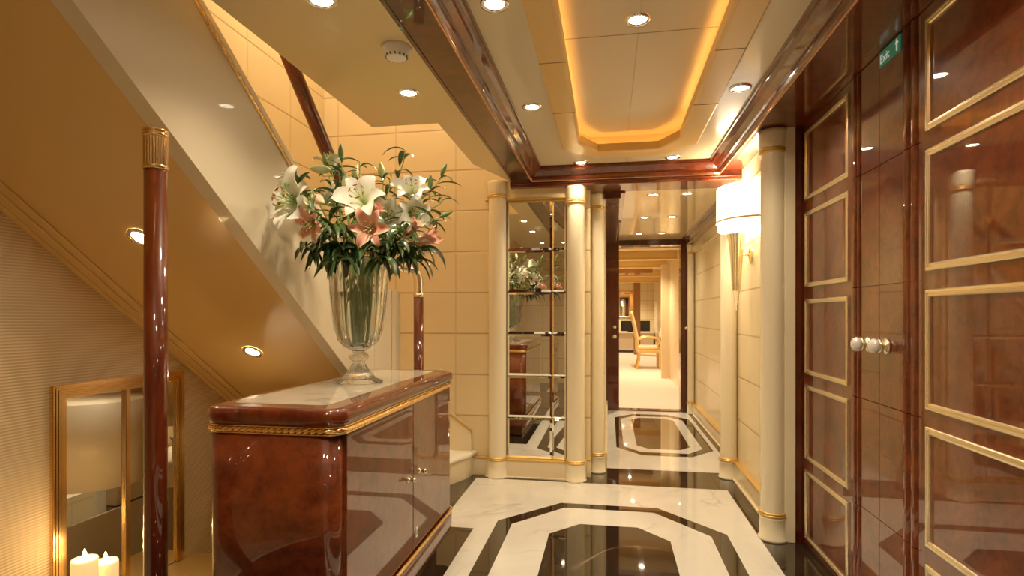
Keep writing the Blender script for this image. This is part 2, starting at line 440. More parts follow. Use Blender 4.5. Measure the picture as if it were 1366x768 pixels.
# ------------------------------------------------------------------ columns
def column(x, y, r, top, label, group='cream round columns'):
    t = thing('column', label, 'column', (x, y, 0), group)
    MB().lathe([(r,.14),(r,top-.10)], (x,y,0), 40, cap=False).build('shaft', col_mat, t)
    MB().lathe([(r+.014,0),(r+.014,.012),(r+.008,.016),(r+.006,.115),(r+.01,.125),(r+.002,.128)], (x,y,0), 40).build('base', col_mat, t)
    MB().lathe([(r,.126),(r+.011,.13),(r+.012,.135),(r+.011,.14),(r+.003,.141),(r+.010,.145),(r+.010,.15),(r,.154)], (x,y,0), 40, cap=False).build('gold_ring', gold_line, t)
    MB().lathe([(r,top-.125),(r+.009,top-.120),(r+.009,top-.112),(r+.002,top-.110),(r+.009,top-.106),(r+.009,top-.1),(r,top-.096)], (x,y,0), 40, cap=False).build('gold_ring', gold_line, t)
    MB().lathe([(r+.002,top-.1),(r+.006,top-.09),(r+.010,top-.02),(r+.014,top)], (x,y,0), 40).build('capital', col_mat, t)
column(-.815,4.10,.066,2.185,'cream round column between the tiled stair wall and the tall mirror')
column(-.236,4.10,.066,2.125,'cream round column along the right edge of the tall mirror')
column(-.085,4.36,.052,2.125,'slimmer cream column at the mouth of the corridor, left side')
column(.872,4.36,.058,2.14,'cream half column behind the lit wall sconce')
column(.87,3.215,.062,2.185,'cream column standing against the end of the wardrobe wall')
column(.985,7.10,.04,2.06,'thin cream column beside the right jamb of the far doorway')

# ------------------------------------------------------------------ staircase
XS = -1.33
st = thing('staircase', 'cream enclosed staircase rising toward the upper left above the sideboard', 'staircase', (XS,3.4,0))
SL = .711; ct, sn = math.cos(math.atan(SL)), math.sin(math.atan(SL))
def sloped(y): return zs(y)
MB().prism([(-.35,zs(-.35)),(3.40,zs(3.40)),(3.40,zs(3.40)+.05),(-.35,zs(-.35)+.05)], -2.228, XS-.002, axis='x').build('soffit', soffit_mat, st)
bal_top = lambda y: 3.442-SL*y
MB().prism([(-.35,zs(-.35)-.004),(3.06,zs(3.06)-.004),(3.06,bal_top(3.06)-.05),(-.35,bal_top(-.35)-.05)], XS-.06, XS, axis='x').build('balustrade', cream_soft, st)
# rounded cap and rope
def sl_tube(y0, y1, dz, x, r, n=12, **k):
    return MB().tube([(x, y0+(y1-y0)*i/2, bal_top(y0+(y1-y0)*i/2)+dz) for i in range(3)], r, n, **k)
capb = MB()
pr = [(XS-.068,-.05),(XS-.068,-.02),(XS-.055,-.004),(XS-.03,.0),(XS-.008,-.004),(XS+.006,-.018),(XS+.006,-.05)]
a = [capb.vert((x, -.35, bal_top(-.35)+z)) for x, z in pr]; b = [capb.vert((x, 3.06, bal_top(3.06)+z)) for x, z in pr]
capb.smooth = True
for k in range(len(pr)-1): capb.face((a[k],a[k+1],b[k+1],b[k]))
capb.build('cap_rail', cream_soft, st)
rope_y = [1.0+ (3.06-1.0)*i/340 for i in range(341)]
MB().tube([(XS+.003, y, bal_top(y)-.062) for y in rope_y], .0062, 8, twist=1.15, lobes=2, amp=.28).build('rope_trim', gold, st)
m = MB(); m.box((-.0,0,0),(0,0,0)); m = MB()
m.prism([(3.05,0),(3.46,0),(3.46,1.29),(3.452,1.33),(3.425,1.352),(3.39,1.358),(3.05,1.358)], XS-.07, XS+.006, axis='x')
m.build('end_panel', cream_soft, st, bevel=.008)
MB().prism([(3.30,0),(3.306,0),(3.306,1.35),(3.30,1.35)], XS+.004, XS+.009, axis='x').build('gold_seam', gold_line, st)
# moulding where soffit meets wallpapered wall
m = MB()
def slab(y0,y1,dz0,dz1,x0,x1):
    m.prism([(y0,zs(y0)+dz0),(y1,zs(y1)+dz0),(y1,zs(y1)+dz1),(y0,zs(y0)+dz1)], x0, x1, axis='x')
slab(-.3,3.4,-.012,.0,-2.23,-2.12); slab(-.3,3.4,-.024,-.01,-2.23,-2.16); slab(-.3,3.4,-.034,-.02,-2.23,-2.20)
m.build('soffit_molding', soffit_mat, st, bevel=.004)
# lower steps turning along the back wall
for k in range(3):
    z = .18*(k+1); x = -1.0-.27*k
    p = [(x,4.148),(x-.03,4.0),(x-.10,3.85),(x-.15,3.65),(x-.17,3.46),(-2.225,3.46),(-2.225,4.148)]
    m = MB(); m.prism(p[::-1] if False else p, z-.18, z-.03); m.build('riser', cream, st)
    p2 = [(px+(.02 if i < 5 else 0), py) for i,(px,py) in enumerate(p)]
    m = MB(); m.prism(p2, z-.032, z); m.build('tread', tread_m, st, bevel=.012, seg=3)
m = MB(); m.prism([(-1.02,0),(-1.02,.347),(-2.22,1.20),(-2.22,0)], 4.115, 4.149, axis='y', mi=0)
m.tube([(-1.018,4.113,.0),(-1.018,4.113,.0)], .001, 4)
m.prism([(-1.012,.32),(-1.012,.335),(-2.22,1.193),(-2.22,1.178)], 4.108, 4.12, axis='y', mi=1)
m.build('skirting', [cream, gold_line], st)

# unseen drum standing in for the curved stair underside, added for the mirror's reflection
m = MB(); m.smooth = True; nd = 40; lo_, hi_ = [], []
for k in range(nd):
    a_ = 2*PI*k/nd; x_, y_ = -1.65+.25*math.cos(a_), 2.66+.25*math.sin(a_)
    lo_.append(m.vert((x_, y_, .29))); hi_.append(m.vert((x_, y_, .74)))
for k in range(nd): m.face((lo_[k], lo_[(k+1)%nd], hi_[(k+1)%nd], hi_[k]))
m.smooth = False; m.face(lo_[::-1]); m.face(hi_)
m.build('reflection_drum', cream_soft, st)
# handrail with brass elbow and end post
hr = thing('handrail', 'mahogany stair handrail ending in a brass elbow and short post behind the vase', 'handrail', (-1.2,3.46,0))
HX = -1.37
pts = [(HX,1.3,3.25),(HX,2.0,2.553),(HX,2.3,2.262),(HX,2.6,1.985),(HX,3.0,1.702),(HX+.01,3.27,1.515)]
MB().tube(pts, .033, 20).build('rail', redwood, hr)
el = [(HX+.01,3.27,1.515),(HX+.02,3.31,1.500),(HX+.05,3.37,1.497),(HX+.10,3.42,1.497),(-1.235,3.44,1.488),(-1.215,3.455,1.465),(-1.205,3.46,1.43),(-1.205,3.46,1.31)]
# smooth the elbow
def smooth_path(p, it=2):
    p = [Vector(q) for q in p]
    for _ in range(it):
        q = [p[0]]
        for a, b in zip(p, p[1:]): q += [a*.75+b*.25, a*.25+b*.75]
        q.append(p[-1]); p = q
    return p
m = MB(); m.tube(smooth_path(el), .030, 20); m.lathe([(.031,1.315),(.036,1.32),(.036,1.335),(.031,1.34)], (-1.205,3.46,0), 24, cap=False)
m.build('brass_elbow', brass, hr)
MB().lathe([(.032,0),(.032,1.318)], (-1.205,3.46,0), 24).build('post', redwood, hr)
# near post
np_ = thing('newel_post', 'tall mahogany post with fluted brass cap in front of the wallpapered wall', 'post', (-1.3,1.438,0))
MB().lathe([(.0305,0),(.0305,1.626)], (-1.3,1.438,0), 32).build('shaft', redwood, np_)
m = MB(); m.lathe([(.031,1.622),(.033,1.624),(.033,1.632),(.031,1.634)], (-1.3,1.438,0), 36, cap=False)
m.lathe([(.0275,1.634),(.0275,1.715)], (-1.3,1.438,0), 96, flutes=24, amp=.004, cap=False)
m.lathe([(.031,1.715),(.034,1.718),(.034,1.724),(.031,1.728),(.033,1.731),(.033,1.737),(.02,1.742),(.001,1.743)], (-1.3,1.438,0), 36)
m.build('brass_cap', plain('cap_gold',(.95,.68,.32),.15,1), np_)

# ------------------------------------------------------------------ framed mirror under the stairs, ledge, candles
fm = thing('framed_mirror', 'gold ribbed frame mirror low on the wallpapered wall under the stairs', 'mirror', (-2.23,2.28,-.08))
ya, yb, z0, z1 = 1.925, 2.64, -.08, .912
m = MB(); w = .058
for i in range(6):
    a = w*i/6+.001; b = w*(i+1)/6-.001; d = .016+.006*(1-abs(i-2.5)/2.5)
    A = [(ya+a,z0),(ya+a,z1-a),(yb-a,z1-a),(yb-a,z0)]; B = [(ya+b,z0),(ya+b,z1-b),(yb-b,z1-b),(yb-b,z0)]
    for k in range(3):
        for xx in (-2.228+d,):
            m.poly([(xx,*A[k]),(xx,*A[k+1]),(xx,*B[k+1]),(xx,*B[k])])
        m.poly([(-2.228+.008,*A[k]),(-2.228+.008,*A[k+1]),(-2.228+d,*A[k+1]),(-2.228+d,*A[k])])
        m.poly([(-2.228+.008,*B[k]),(-2.228+.008,*B[k+1]),(-2.228+d,*B[k+1]),(-2.228+d,*B[k])])
A = [(ya,z0),(ya,z1),(yb,z1),(yb,z0)]; B = [(ya+w,z0),(ya+w,z1-w),(yb-w,z1-w),(yb-w,z0)]
for k in range(3): m.poly([(-2.219,*A[k]),(-2.219,*A[k+1]),(-2.219,*B[k+1]),(-2.219,*B[k])]); m.poly([(-2.229,*A[k]),(-2.229,*A[k+1]),(-2.215,*A[k+1]),(-2.215,*A[k])])
m.build('frame', frame_gold, fm)
MB().box((-2.226,2.268,z0), (-2.208,2.296,z1-w)).build('mullion', frame_gold, fm, bevel=.004)
for (a, b) in ((ya+w,2.268),(2.296,yb-w)):
    MB().box((-2.228,a,z0), (-2.221,b,z1-w)).build('mirror_pane', mirror_m, fm)
led = MB().box((-2.229,1.6,-.145), (-1.93,2.72,-.085)).build('wall_ledge', goldleaf, bevel=.008)
tag(led, 'gilded ledge below the gold framed mirror holding two lit candles', 'ledge')
for (x, y, zt, lab) in ((-2.05,1.912,.233,'lit pillar candle on the gilded ledge, nearer the left frame edge'),(-2.072,2.028,.172,'lit pillar candle on the gilded ledge, right of the other candle')):
    t = thing('candle', lab, 'candle', (x,y,-.085), 'lit pillar candles')
    MB().lathe([(.046,-.085),(.046,zt-.008),(.044,zt),(.037,zt-.004),(.03,zt-.016),(.001,zt-.02)], (x,y,0), 32).build('wax', wax, t)
    MB().tube([(x,y,zt-.02),(x+.002,y,zt)], .0015, 6).build('wick', black, t)
    MB().lathe([(.001,zt-.006),(.007,zt+.003),(.009,zt+.010),(.006,zt+.022),(.001,zt+.038)], (x,y,0), 12).build('flame', flame_m, t)
    lp = bpy.data.lights.new('candle_light', 'POINT'); lp.energy = .55; lp.color = (1,.6,.25); lp.shadow_soft_size = .02
    lo = bpy.data.objects.new('candle_light', lp); COL.objects.link(lo); lo.location = (x,y,zt+.06)

# ------------------------------------------------------------------ sideboard
def rrect(x0,x1,y0,y1,r,n=8):
    p = []
    for cx, cy, a0 in ((x1-r,y1-r,0),(x0+r,y1-r,90),(x0+r,y0+r,180),(x1-r,y0+r,270)):
        for i in range(n+1):
            a = math.radians(a0+90*i/n); p.append((cx+r*math.cos(a), cy+r*math.sin(a)))
    return p
sb = thing('sideboard', 'glossy burl mahogany sideboard with gold rope trim under the flower vase', 'sideboard', (-1.025,2.2,0))
bx0,bx1,by0,by1 = -1.25,-.80,1.575,2.82
m = MB(); m.smooth = True; m.prism(rrect(bx0,bx1-.012,by0,by1,.05), .20, .86)
m.build('body', burl, sb)
def stack(m, levels, x0, x1, y0, y1, r, mi=0, capb=True, capt=True):
    rings = []
    for g, z in levels:
        rings.append([m.vert((p[0],p[1],z)) for p in rrect(x0-g,x1+g,y0-g,y1+g,r+g)])
    n = len(rings[0]); m.smooth = True
    for a, b in zip(rings, rings[1:]):
        for k in range(n): m.face((a[k],a[(k+1)%n],b[(k+1)%n],b[k]), mi)
    m.smooth = False
    if capb: m.face(rings[0][::-1], mi)
    if capt: m.face(rings[-1], mi)
m = MB(); stack(m, [(0,.858),(.004,.862),(.010,.868),(.014,.880),(.014,.893),(.010,.905),(.002,.913),(-.012,.9155)], bx0,bx1,by0,by1,.05)
m.build('top', redwood, sb)
m = MB(); stack(m, [(0,.915),(0,.9165)], bx0+.04,bx1-.075,by0+.075,by1-.05,.03)
m.build('marble_inset', top_marble, sb)
def rope(z, g, r, name):
    base = rrect(bx0-g,bx1+g,by0-g,by1+g,.05+g, 10); base.append(base[0])
    pts = []; acc = 0; step = .003
    for a, b in zip(base, base[1:]):
        d = math.dist(a, b); k = max(1, int(d/step))
        for i in range(k): pts.append((a[0]+(b[0]-a[0])*i/k, a[1]+(b[1]-a[1])*i/k, z))
    pts.append(pts[0])
    m = MB(); m.tube(pts, r, 14, cap=False, twist=.85, lobes=3, amp=.16)
    for dz in (-.011,.011): m.tube([(p[0],p[1],z+dz) for p in base], .0025, 6, cap=False)
    return m.build(name, gold, sb)
rope(.848, .004, .0085, 'rope_trim')
m = MB(); base = rrect(bx0-.008,bx1+.008,by0-.008,by1+.008,.058,10); base.append(base[0]); m.tube([(p[0],p[1],.208) for p in base], .008, 10, cap=False)
m.build('gold_bead', gold, sb)
m = MB(); stack(m, [(-.004,.098),(.004,.104),(.009,.12),(.010,.19),(.006,.2),(-.01,.202)], bx0,bx1,by0,by1,.05)
m.build('plinth', redwood, sb)
m = MB(); m.box((bx0+.04,by0+.10,0),(bx1-.05,by1-.10,.1)); m.build('foot', mahog, sb, bevel=.006)
m = MB(); m.prism(rrect(bx0,bx1-.012,by0,by1,.05), .22, .222)
for (y0, y1, ky, lab) in ((1.632,2.228,2.165,None),(2.234,2.775,2.30,None)):
    m = MB(); m.box((bx1-.016,y0,.222), (bx1,y1,.834)); d = m.build('door', burl, sb, bevel=.0015)
    k = MB(); k.lathe([(.011,0),(.011,.003),(.005,.006),(.0045,.016),(.010,.022),(.012,.028),(.009,.034),(.001,.036)], n=20)
    for i,(px,py,pz) in enumerate(k.v): k.v[i] = (bx1+pz, ky+py, .535+px)
    k.build('knob', brass, d)
m = MB(); m.box((bx1,2.262,.262), (bx1+.0015,2.285,.305),0); m.box((bx1+.001,2.268,.272),(bx1+.002,2.279,.292),1)
m.build('white_sticker', [sticker, plain('sticker_grey',(.2,.2,.2),.5)], sb)

# ------------------------------------------------------------------ wardrobe wall
WX = 1.01
wd = thing('wardrobe', 'built in glossy mahogany wardrobe with gold framed panels along the right wall', 'wardrobe', (WX,1.5,0))
MB().box((WX+.03,-1.6,0), (1.32,3.19,2.19)).build('carcass', mahog, wd)
MB().box((.968,3.168,0), (1.05,3.20,2.19)).build('end_stile', mahog, wd, bevel=.002)
zspl = [.012,.424,.864,1.3135,1.766,2.188]
panels_z = [(.042,.40),(.456,.842),(.896,1.282),(1.342,1.73),(1.79,2.15)]
def face_profile(y0, y1, beads):
    # outline of the door front in (y, x); beads = list of (centre, half width) half-round reeds
    pts = [(y0, WX)]
    for c, h in sorted(beads):
        pts.append((c-h-.004, WX)); pts.append((c-h-.002, WX+.008))
        for i in range(9):
            a = PI*i/8; pts.append((c-h*math.cos(a), WX+.006-.014*math.sin(a)))
        pts.append((c+h+.002, WX+.008)); pts.append((c+h+.004, WX))
    pts.append((y1, WX)); return pts
def wdoor(y0, y1, beads, fr, knob_y, sp=None):
    m = MB(); sy0, sy1 = sp or (y0, y1); pr = face_profile(sy0, sy1, beads)
    if sy0 > y0: m.box((WX, y0, zspl[0]), (WX+.028, sy0-.001, zspl[-1]))
    if sy1 < y1: m.box((WX, sy1+.001, zspl[0]), (WX+.028, y1, zspl[-1]))
    for z0, z1 in zip(zspl, zspl[1:]):
        out = [(x, y) for y, x in pr] + [(WX+.028, sy1), (WX+.028, sy0)]
        m.prism(out, z0+.0015, z1-.0015)
    d = m.build('door', burl, wd)
    if fr:
        for (pz0, pz1) in panels_z:
            f = MB()
            fp = [(0,0),(0,.006),(.003,.009),(.010,.010),(.0115,.0065),(.0145,.0065),(.016,.0095),(.021,.0085),(.024,.005),(.024,0)]
            lp_ = lambda g, h: [(WX+.0005-h, fr[0]+g, pz0+g), (WX+.0005-h, fr[1]-g, pz0+g), (WX+.0005-h, fr[1]-g, pz1-g), (WX+.0005-h, fr[0]+g, pz1-g)]
            for (g0,h0),(g1,h1) in zip(fp, fp[1:]):
                A, B = lp_(g0,h0), lp_(g1,h1)
                for k_ in range(4): f.poly([A[k_],A[(k_+1)%4],B[(k_+1)%4],B[k_]])
            f.build('gold_frame', brass, d)
    if knob_y:
        k = MB(); z = 1.085
        k.lathe([(.027,0),(.030,.004),(.028,.010),(.017,.013),(.016,.020),(.024,.024),(.027,.030),(.024,.034)], n=24, cap=True)
        k.cur = 1
        k.lathe([(.022,.033,.0),(.0265,.038,.0015),(.027,.047,.002),(.021,.059,.0015),(.010,.064,0),(.001,.065,0)], n=48, flutes=16, amp=.001)
        for i,(px,py,pz) in enumerate(k.v): k.v[i] = (WX-pz, knob_y+py, z+px)
        k.build('knob', [brass, knob_white], d)
    return d
wdoor(2.336, 3.165, [(2.507,.016),(2.542,.016)], (2.605,3.138), 2.42, (2.336,2.575))
wdoor(1.20, 2.332, [(2.085,.022),(2.135,.022)], (1.24,2.008), 2.272, (2.045,2.332))
wdoor(-.03, 1.196, [(.10,.022),(.15,.022)], (.26,1.15), None)
wdoor(-1.55, -.034, [(-.16,.022),(-.21,.022)], (-1.2,-.3), None)
MB().box((WX-.004,-1.6,0), (WX+.03,3.165,.012)).build('skirting', darkgap, wd)
es = thing('exit_sign', 'small green exit sign with white lettering high on the wardrobe', 'sign', (WX,2.25,2.155))
MB().box((WX-.006,2.17,2.128), (WX-.0005,2.325,2.183)).build('plate', exit_green, es, bevel=.001)
cu = bpy.data.curves.new('lettering', 'FONT'); cu.body = 'Exit'; cu.size = .045; cu.extrude = .0006; cu.align_x = 'LEFT'
tmp = bpy.data.objects.new('lettering', cu); COL.objects.link(tmp)
bpy.context.view_layer.update()
tme = bpy.data.meshes.new_from_object(tmp.evaluated_get(bpy.context.evaluated_depsgraph_get())); bpy.data.objects.remove(tmp)
tme.materials.clear(); tme.materials.append(exit_white)
to = bpy.data.objects.new('lettering', tme); COL.objects.link(to); to.parent = es
to.matrix_local = Matrix.Translation(Vector((WX-.0072,2.313,2.138))-Vector(es.location)) @ Matrix(((0,0,-1,0),(-1,0,0,0),(0,1,0,0),(0,0,0,1)))
m = MB(); cx = 2.19
for poly in ([(cx-.004,2.135),(cx+.004,2.135),(cx+.004,2.163),(cx-.004,2.163)], [(cx-.011,2.160),(cx+.011,2.160),(cx,2.177)]):
    m.prism(poly, WX-.0075, WX-.0058, axis='x')
m.build('arrow', exit_white, es)

# ------------------------------------------------------------------ wall sconce
sc = thing('wall_sconce', 'brass torch wall sconce with glowing white half drum shade', 'sconce', (.93,3.93,1.6))
scy = 3.93
def half(rx, ry, z0, z1, m, mi=0, n=28, dip=0, x0=.925):
    a = []; b = []
    for i in range(n+1):
        t = PI/2+PI*i/n
        x = x0+rx*math.cos(t); y = scy+ry*math.sin(t)
        dz = dip*math.sin(PI*i/n)
        a.append(m.vert((x,y,z0-dz))); b.append(m.vert((x,y,z1)))
    for i in range(n): m.face((a[i],a[i+1],b[i+1],b[i]), mi)
m = MB(); m.smooth = True; half(.212,.25,1.815,2.04,m); m.build('shade', shade_m, sc)
m = MB(); m.smooth = True; half(.204,.243,1.762,1.815,m); m.build('lower_shade', shade_m, sc)
m = MB(); m.smooth = True
for zz in (1.815,): half(.215,.253,zz-.006,zz+.006,m)
m.build('shade_trim', goldleaf, sc)
m = MB(); cxs = .835
prof = [(.018,1.36),(.024,1.37),(.030,1.47),(.038,1.60),(.046,1.69),(.060,1.735),(.062,1.74),(.056,1.742),(.03,1.735)]
m.lathe(prof, (cxs,scy,0), 96, flutes=12, amp=.004, cap=False); m.build('torch_cone', brass, sc)
MB().lathe([(.001,1.225),(.005,1.235),(.014,1.30),(.021,1.355),(.016,1.375)], (cxs,scy,0), 20).build('crystal_tip', glass('crystal',(1,.96,.88),1.5), sc)
MB().tube([(cxs,scy,1.60),(.925,scy,1.60)], .008, 12).build('arm', brass, sc)
m = MB(); m.lathe([(.045,0),(.045,.006),(.035,.012),(.012,.018),(.001,.02)], n=28)
for i,(px,py,pz) in enumerate(m.v): m.v[i] = (.929-pz, scy+py, 1.60+px*1.3)
m.build('wall_plate', brass, sc)
m = MB(); m.lathe([(.001,1.74),(.03,1.755),(.034,1.80),(.028,1.86),(.001,1.88)], (cxs,scy,0), 20); m.build('bulb', plain('bulb',(1,1,1),.5,emit=(1,.9,.7),estr=12), sc)
def point(name, loc, e, col=(1,.80,.52), r=.05):
    lp = bpy.data.lights.new(name, 'POINT'); lp.energy = e; lp.color = col; lp.shadow_soft_size = r
    lo = bpy.data.objects.new(name, lp); COL.objects.link(lo); lo.location = loc; return lo
point('sconce_light', (.80,scy,1.95), 10)

# ------------------------------------------------------------------ downlights
WARM = (1,.79,.50)
def downlight(x, y, z, label, e=9, group=None, n=None, angle=125, col=WARM, r=.034):
    t = thing('downlight', label, 'downlight', (x,y,z), group)
    m = MB(); m.lathe([(r,-.003),(r+.004,-.007),(r+.014,-.006),(r+.016,.0)], (0,0,0), 32, cap=False)
    g = MB(); g.lathe([(.001,-.0005),(r,-.0005),(r,.0005)], (0,0,0), 24, cap=True)
    R = Matrix.Identity(3)
    if n is not None: R = Vector((0,0,1)).rotation_difference(-Vector(n)).to_matrix()   # n: outward normal of the surface
    for b in (m, g):
        for i, v in enumerate(b.v):
            q = R @ Vector(v); b.v[i] = (x+q.x, y+q.y, z+q.z)
    m.build('trim_ring', chrome, t); g.build('lens', glow, t)
    if e:
        ld = bpy.data.lights.new('downlight_lamp', 'SPOT'); ld.energy = e; ld.color = col; ld.spot_size = math.radians(angle); ld.spot_blend = .9; ld.shadow_soft_size = .035
        lo = bpy.data.objects.new('downlight_lamp', ld); COL.objects.link(lo)
        d = Vector(n) if n is not None else Vector((0,0,-1))
        lo.location = Vector((x,y,z)) + d*.02; lo.rotation_euler = Vector((0,0,-1)).rotation_difference(d).to_euler()
G1 = 'downlights in the lobby ceiling'
E1 = 16
downlight(-.38,1.86,2.25,'nearest downlight left of the gilded ceiling coffer, at the top picture edge',E1,G1)
downlight(-.38,2.81,2.25,'second downlight left of the gilded ceiling coffer, midway along the beam',E1,G1)
downlight(-.19,3.90,2.25,'small downlight beyond the coffer, left one near the far cornice',E1,G1)
downlight(.42,3.87,2.25,'small downlight beyond the coffer, right one near the far cornice',E1,G1)
downlight(.60,2.74,2.25,'downlight right of the gilded ceiling coffer, near the wardrobe cornice',E1,G1)
downlight(.60,1.6,2.25,'added unseen downlight right of the coffer directly above the wardrobe doors',E1,G1)  # out of view, added for light and reflections on the wardrobe side
downlight(-.38,.7,2.25,'added unseen downlight left of the coffer behind the viewer',E1,G1)  # from here to the front wall: unseen downlights added for illumination and reflections
downlight(.60,.4,2.25,'added unseen downlight right of the coffer behind the viewer',E1,G1)
downlight(-.38,-.8,2.25,'added unseen downlight near the front wall, left',E1,G1)
downlight(.60,-.8,2.25,'added unseen downlight near the front wall, right',E1,G1)
downlight(.112,2.24,2.35,'single downlight in the middle of the glowing coffer recess',E1,G1)
G2 = 'downlights in the ceiling beside the stairs'
downlight(-.89,1.64,2.19,'downlight in the plain cream ceiling at the top picture edge left of the beam',18,G2)
downlight(-.88,2.39,2.19,'downlight in the plain cream ceiling directly above the flowers',18,G2)
downlight(-.90,.6,2.19,'added unseen downlight in the plain cream ceiling behind the viewer',16,G2)  # unseen, added to light the ceiling side by the stairs
G3 = 'downlights in the glossy corridor ceiling'
names = [['left','right'],['left','right'],['left','right']]
for r_, (y, word) in enumerate(((4.52,'nearest pair'),(5.56,'middle pair'),(6.65,'farthest pair'))):
    for x, s in ((.345,'left'),(.60,'right')):
        downlight(x,y,2.14,'%s light of the %s in the glossy corridor ceiling' % (s, word),11,G3)
nrm = Vector((0,-SL,-1)).normalized()
downlight(-1.785,1.902,zs(1.902)-.002,'bright light in the sloping stair underside just left of the tall post',6,'lights in the stair underside',nrm,120)
downlight(-1.777,2.583,zs(2.583)-.002,'bright light in the sloping stair underside low above the sideboard',1.2,'lights in the stair underside',nrm,120)
for p in ((-1.7,1.0,3.8),(-1.7,3.2,3.8)): point('stairwell_fill', p, 22, (1,.78,.5), .12)  # unseen fill lights added to brighten the stairwell

# smoke detector
sd = thing('smoke_detector', 'round white smoke detector on the cream ceiling against the mahogany beam', 'detector', (-.775,1.98,2.19))
MB().lathe([(.030,2.148),(.036,2.15),(.044,2.165),(.052,2.178),(.056,2.19)][::1], (-.775,1.98,0), 36).build('body', white_ring, sd)
m = MB()
for k in range(14):
    a = 2*PI*k/14; c, s = math.cos(a), math.sin(a)
    m.box((-.775+.0385*c-.003,1.98+.0385*s-.003,2.151),(-.775+.0385*c+.003,1.98+.0385*s+.003,2.158))
m.build('vent_slots', plain('slot_grey',(.15,.14,.12),.5), sd)

# ------------------------------------------------------------------ vase
VX, VY = -1.04, 2.23
va = thing('vase', 'tall footed cut glass vase of water on the sideboard', 'vase', (VX,VY,.9165))
zb = .9167
outer = [(.098,zb,0),(.100,zb+.004,0),(.094,zb+.007,.003),(.066,zb+.018,.005),(.043,zb+.045,.006),(.025,zb+.075,.005),(.022,zb+.086,.0),(.034,zb+.098,.004),(.038,zb+.110,.004),(.034,zb+.122,.001),(.022,zb+.130,0)]
bowl = [(.030,zb+.136,.001),(.058,zb+.150,.003),(.082,zb+.178,.004),(.096,zb+.225,.007),(.105,zb+.30,.007),(.111,zb+.38,.007),(.118,zb+.46,.004),(.124,zb+.515,.003),(.126,zb+.521,.001)]
inner = [(.120,zb+.521,0),(.113,zb+.46,0),(.107,zb+.38,0),(.101,zb+.30,0),(.091,zb+.225,0),(.076,zb+.182,0),(.05,zb+.160,0),(.001,zb+.152,0)]
m = MB(); m.lathe([(.001,zb,0)]+outer+bowl+inner, (VX,VY,0), 192, flutes=24, amp=0, cap=False); m.build('glass_body', glass_m, va)
wi = [(.001,zb+.1525),(.049,zb+.1605),(.0755,zb+.1825),(.0903,zb+.2255),(.1003,zb+.30),(.1063,zb+.379),(.001,zb+.379)]
MB().lathe(wi, (VX,VY,0), 48, cap=False).build('water', water_m, va)

# ------------------------------------------------------------------ lilies
def frame(d):
    d = Vector(d).normalized(); u = Vector((0,0,1)) if abs(d.z) < .85 else Vector((1,0,0))
    a = d.cross(u).normalized(); b = a.cross(d).normalized(); return d, a, b
def blade(m, path, width, colf, up=None, fold=.15, n=5, shape=None, ruf=0):
    # ribbon along path (Vectors); `up` gives the upper side
    k = len(path); prev = None; ph = random.uniform(0,6)
    sm = m.smooth; m.smooth = True
    for i, p in enumerate(path):
        s = i/(k-1); t = (path[min(i+1,k-1)]-path[max(i-1,0)]).normalized()
        uu = up(i) if callable(up) else up
        side = t.cross(uu);
        if side.length < 1e-4: side = t.orthogonal()
        side.normalize(); nn = side.cross(t).normalized()
        w = width*(shape(s) if shape else max(.03, math.sin(PI*min(1, s*.96+.04))**.75))
        row = []
        for j in range(n):
            q = 2*j/(n-1)-1
            off_ = nn*(fold*w*(q*q)) + nn*(ruf*math.sin(ph+s*14+q*2)*abs(q)**2)
            row.append(m.vert(p + side*(q*w) + off_, colf(s, q)))
        if prev:
            for j in range(n-1): m.face((prev[j],prev[j+1],row[j+1],row[j]))
        prev = row
    m.smooth = sm
def bloom(parent, pos, d, size, kind):
    d, a, b = frame(d); pos = Vector(pos)
    base = pos - d*size*.55
    half_ = kind == 'pinkhalf'
    op = .55 if half_ else 1.0
    ph0 = random.uniform(0, 2*PI)
    m = MB()
    for k in range(6):
        inner_ = k % 2 == 0
        az = ph0 + k*PI/3; r = a*math.cos(az)+b*math.sin(az)
        Lp = size*(1.12 if inner_ else 1.08)*random.uniform(.93,1.05)
        W = size*((.33 if inner_ else .22) if kind == 'white' else (.25 if inner_ else .19))*(.8 if half_ else 1)
        path = []; p = base.copy() + r*.006; jit = random.uniform(-.15,.15)
        for i in range(11):
            path.append(p.copy()); s = i/10
            ang = (.30 + (1.45+jit)*s**1.2*op) if not half_ else (.12+.55*s**2.5)
            if not half_ and s > .75: ang += (s-.75)*3.2
            p = p + (d*math.cos(ang)+r*math.sin(ang))*Lp/10
        if kind == 'white':
            cf = lambda s, q: (.92-.25*(1-s)**4, .90-.02*(1-s), .80-.45*(1-s)**3)
        else:
            cf = lambda s, q: (.93, .30+.45*abs(q)**2.2*.9+.12*(1-s)+.25*max(0,s-.85), .22+.40*abs(q)**2.2*.9)
        sh = (lambda s: (max(.02, math.sin(PI*min(1,(s*.93+.07))**1.15))**.7)) 
        blade(m, path, W, cf, up=lambda i, r=r: (d*1.0 - r*.4).normalized() if i < 8 else d, fold=.30, n=7, shape=sh, ruf=size*.035)
    m.build('bloom', petal_m, parent)
    m = MB()
    if not half_:
        for k in range(6):
            az = ph0+k*PI/3+.3; r = a*math.cos(az)+b*math.sin(az)
            tip = base + d*size*.85 + r*size*.22
            m.tube([base, base+d*size*.45+r*size*.06, tip], size*.012, 5, cols=[(.5,.65,.2)]*3)
            tt = (d.cross(r)).normalized()
            m.tube([tip-tt*size*.07, tip, tip+tt*size*.07], [size*.012,size*.028,size*.012], 6, cols=[(.30,.09,.02)]*3)
        m.tube([base, base+d*size*.95], size*.016, 6, cols=[(.5,.65,.25)]*2)
        m.tube([base+d*size*.93, base+d*size*.98], size*.035, 6, cols=[(.4,.2,.12)]*2)
        m.build('stamens', petal_m, parent)
    return base
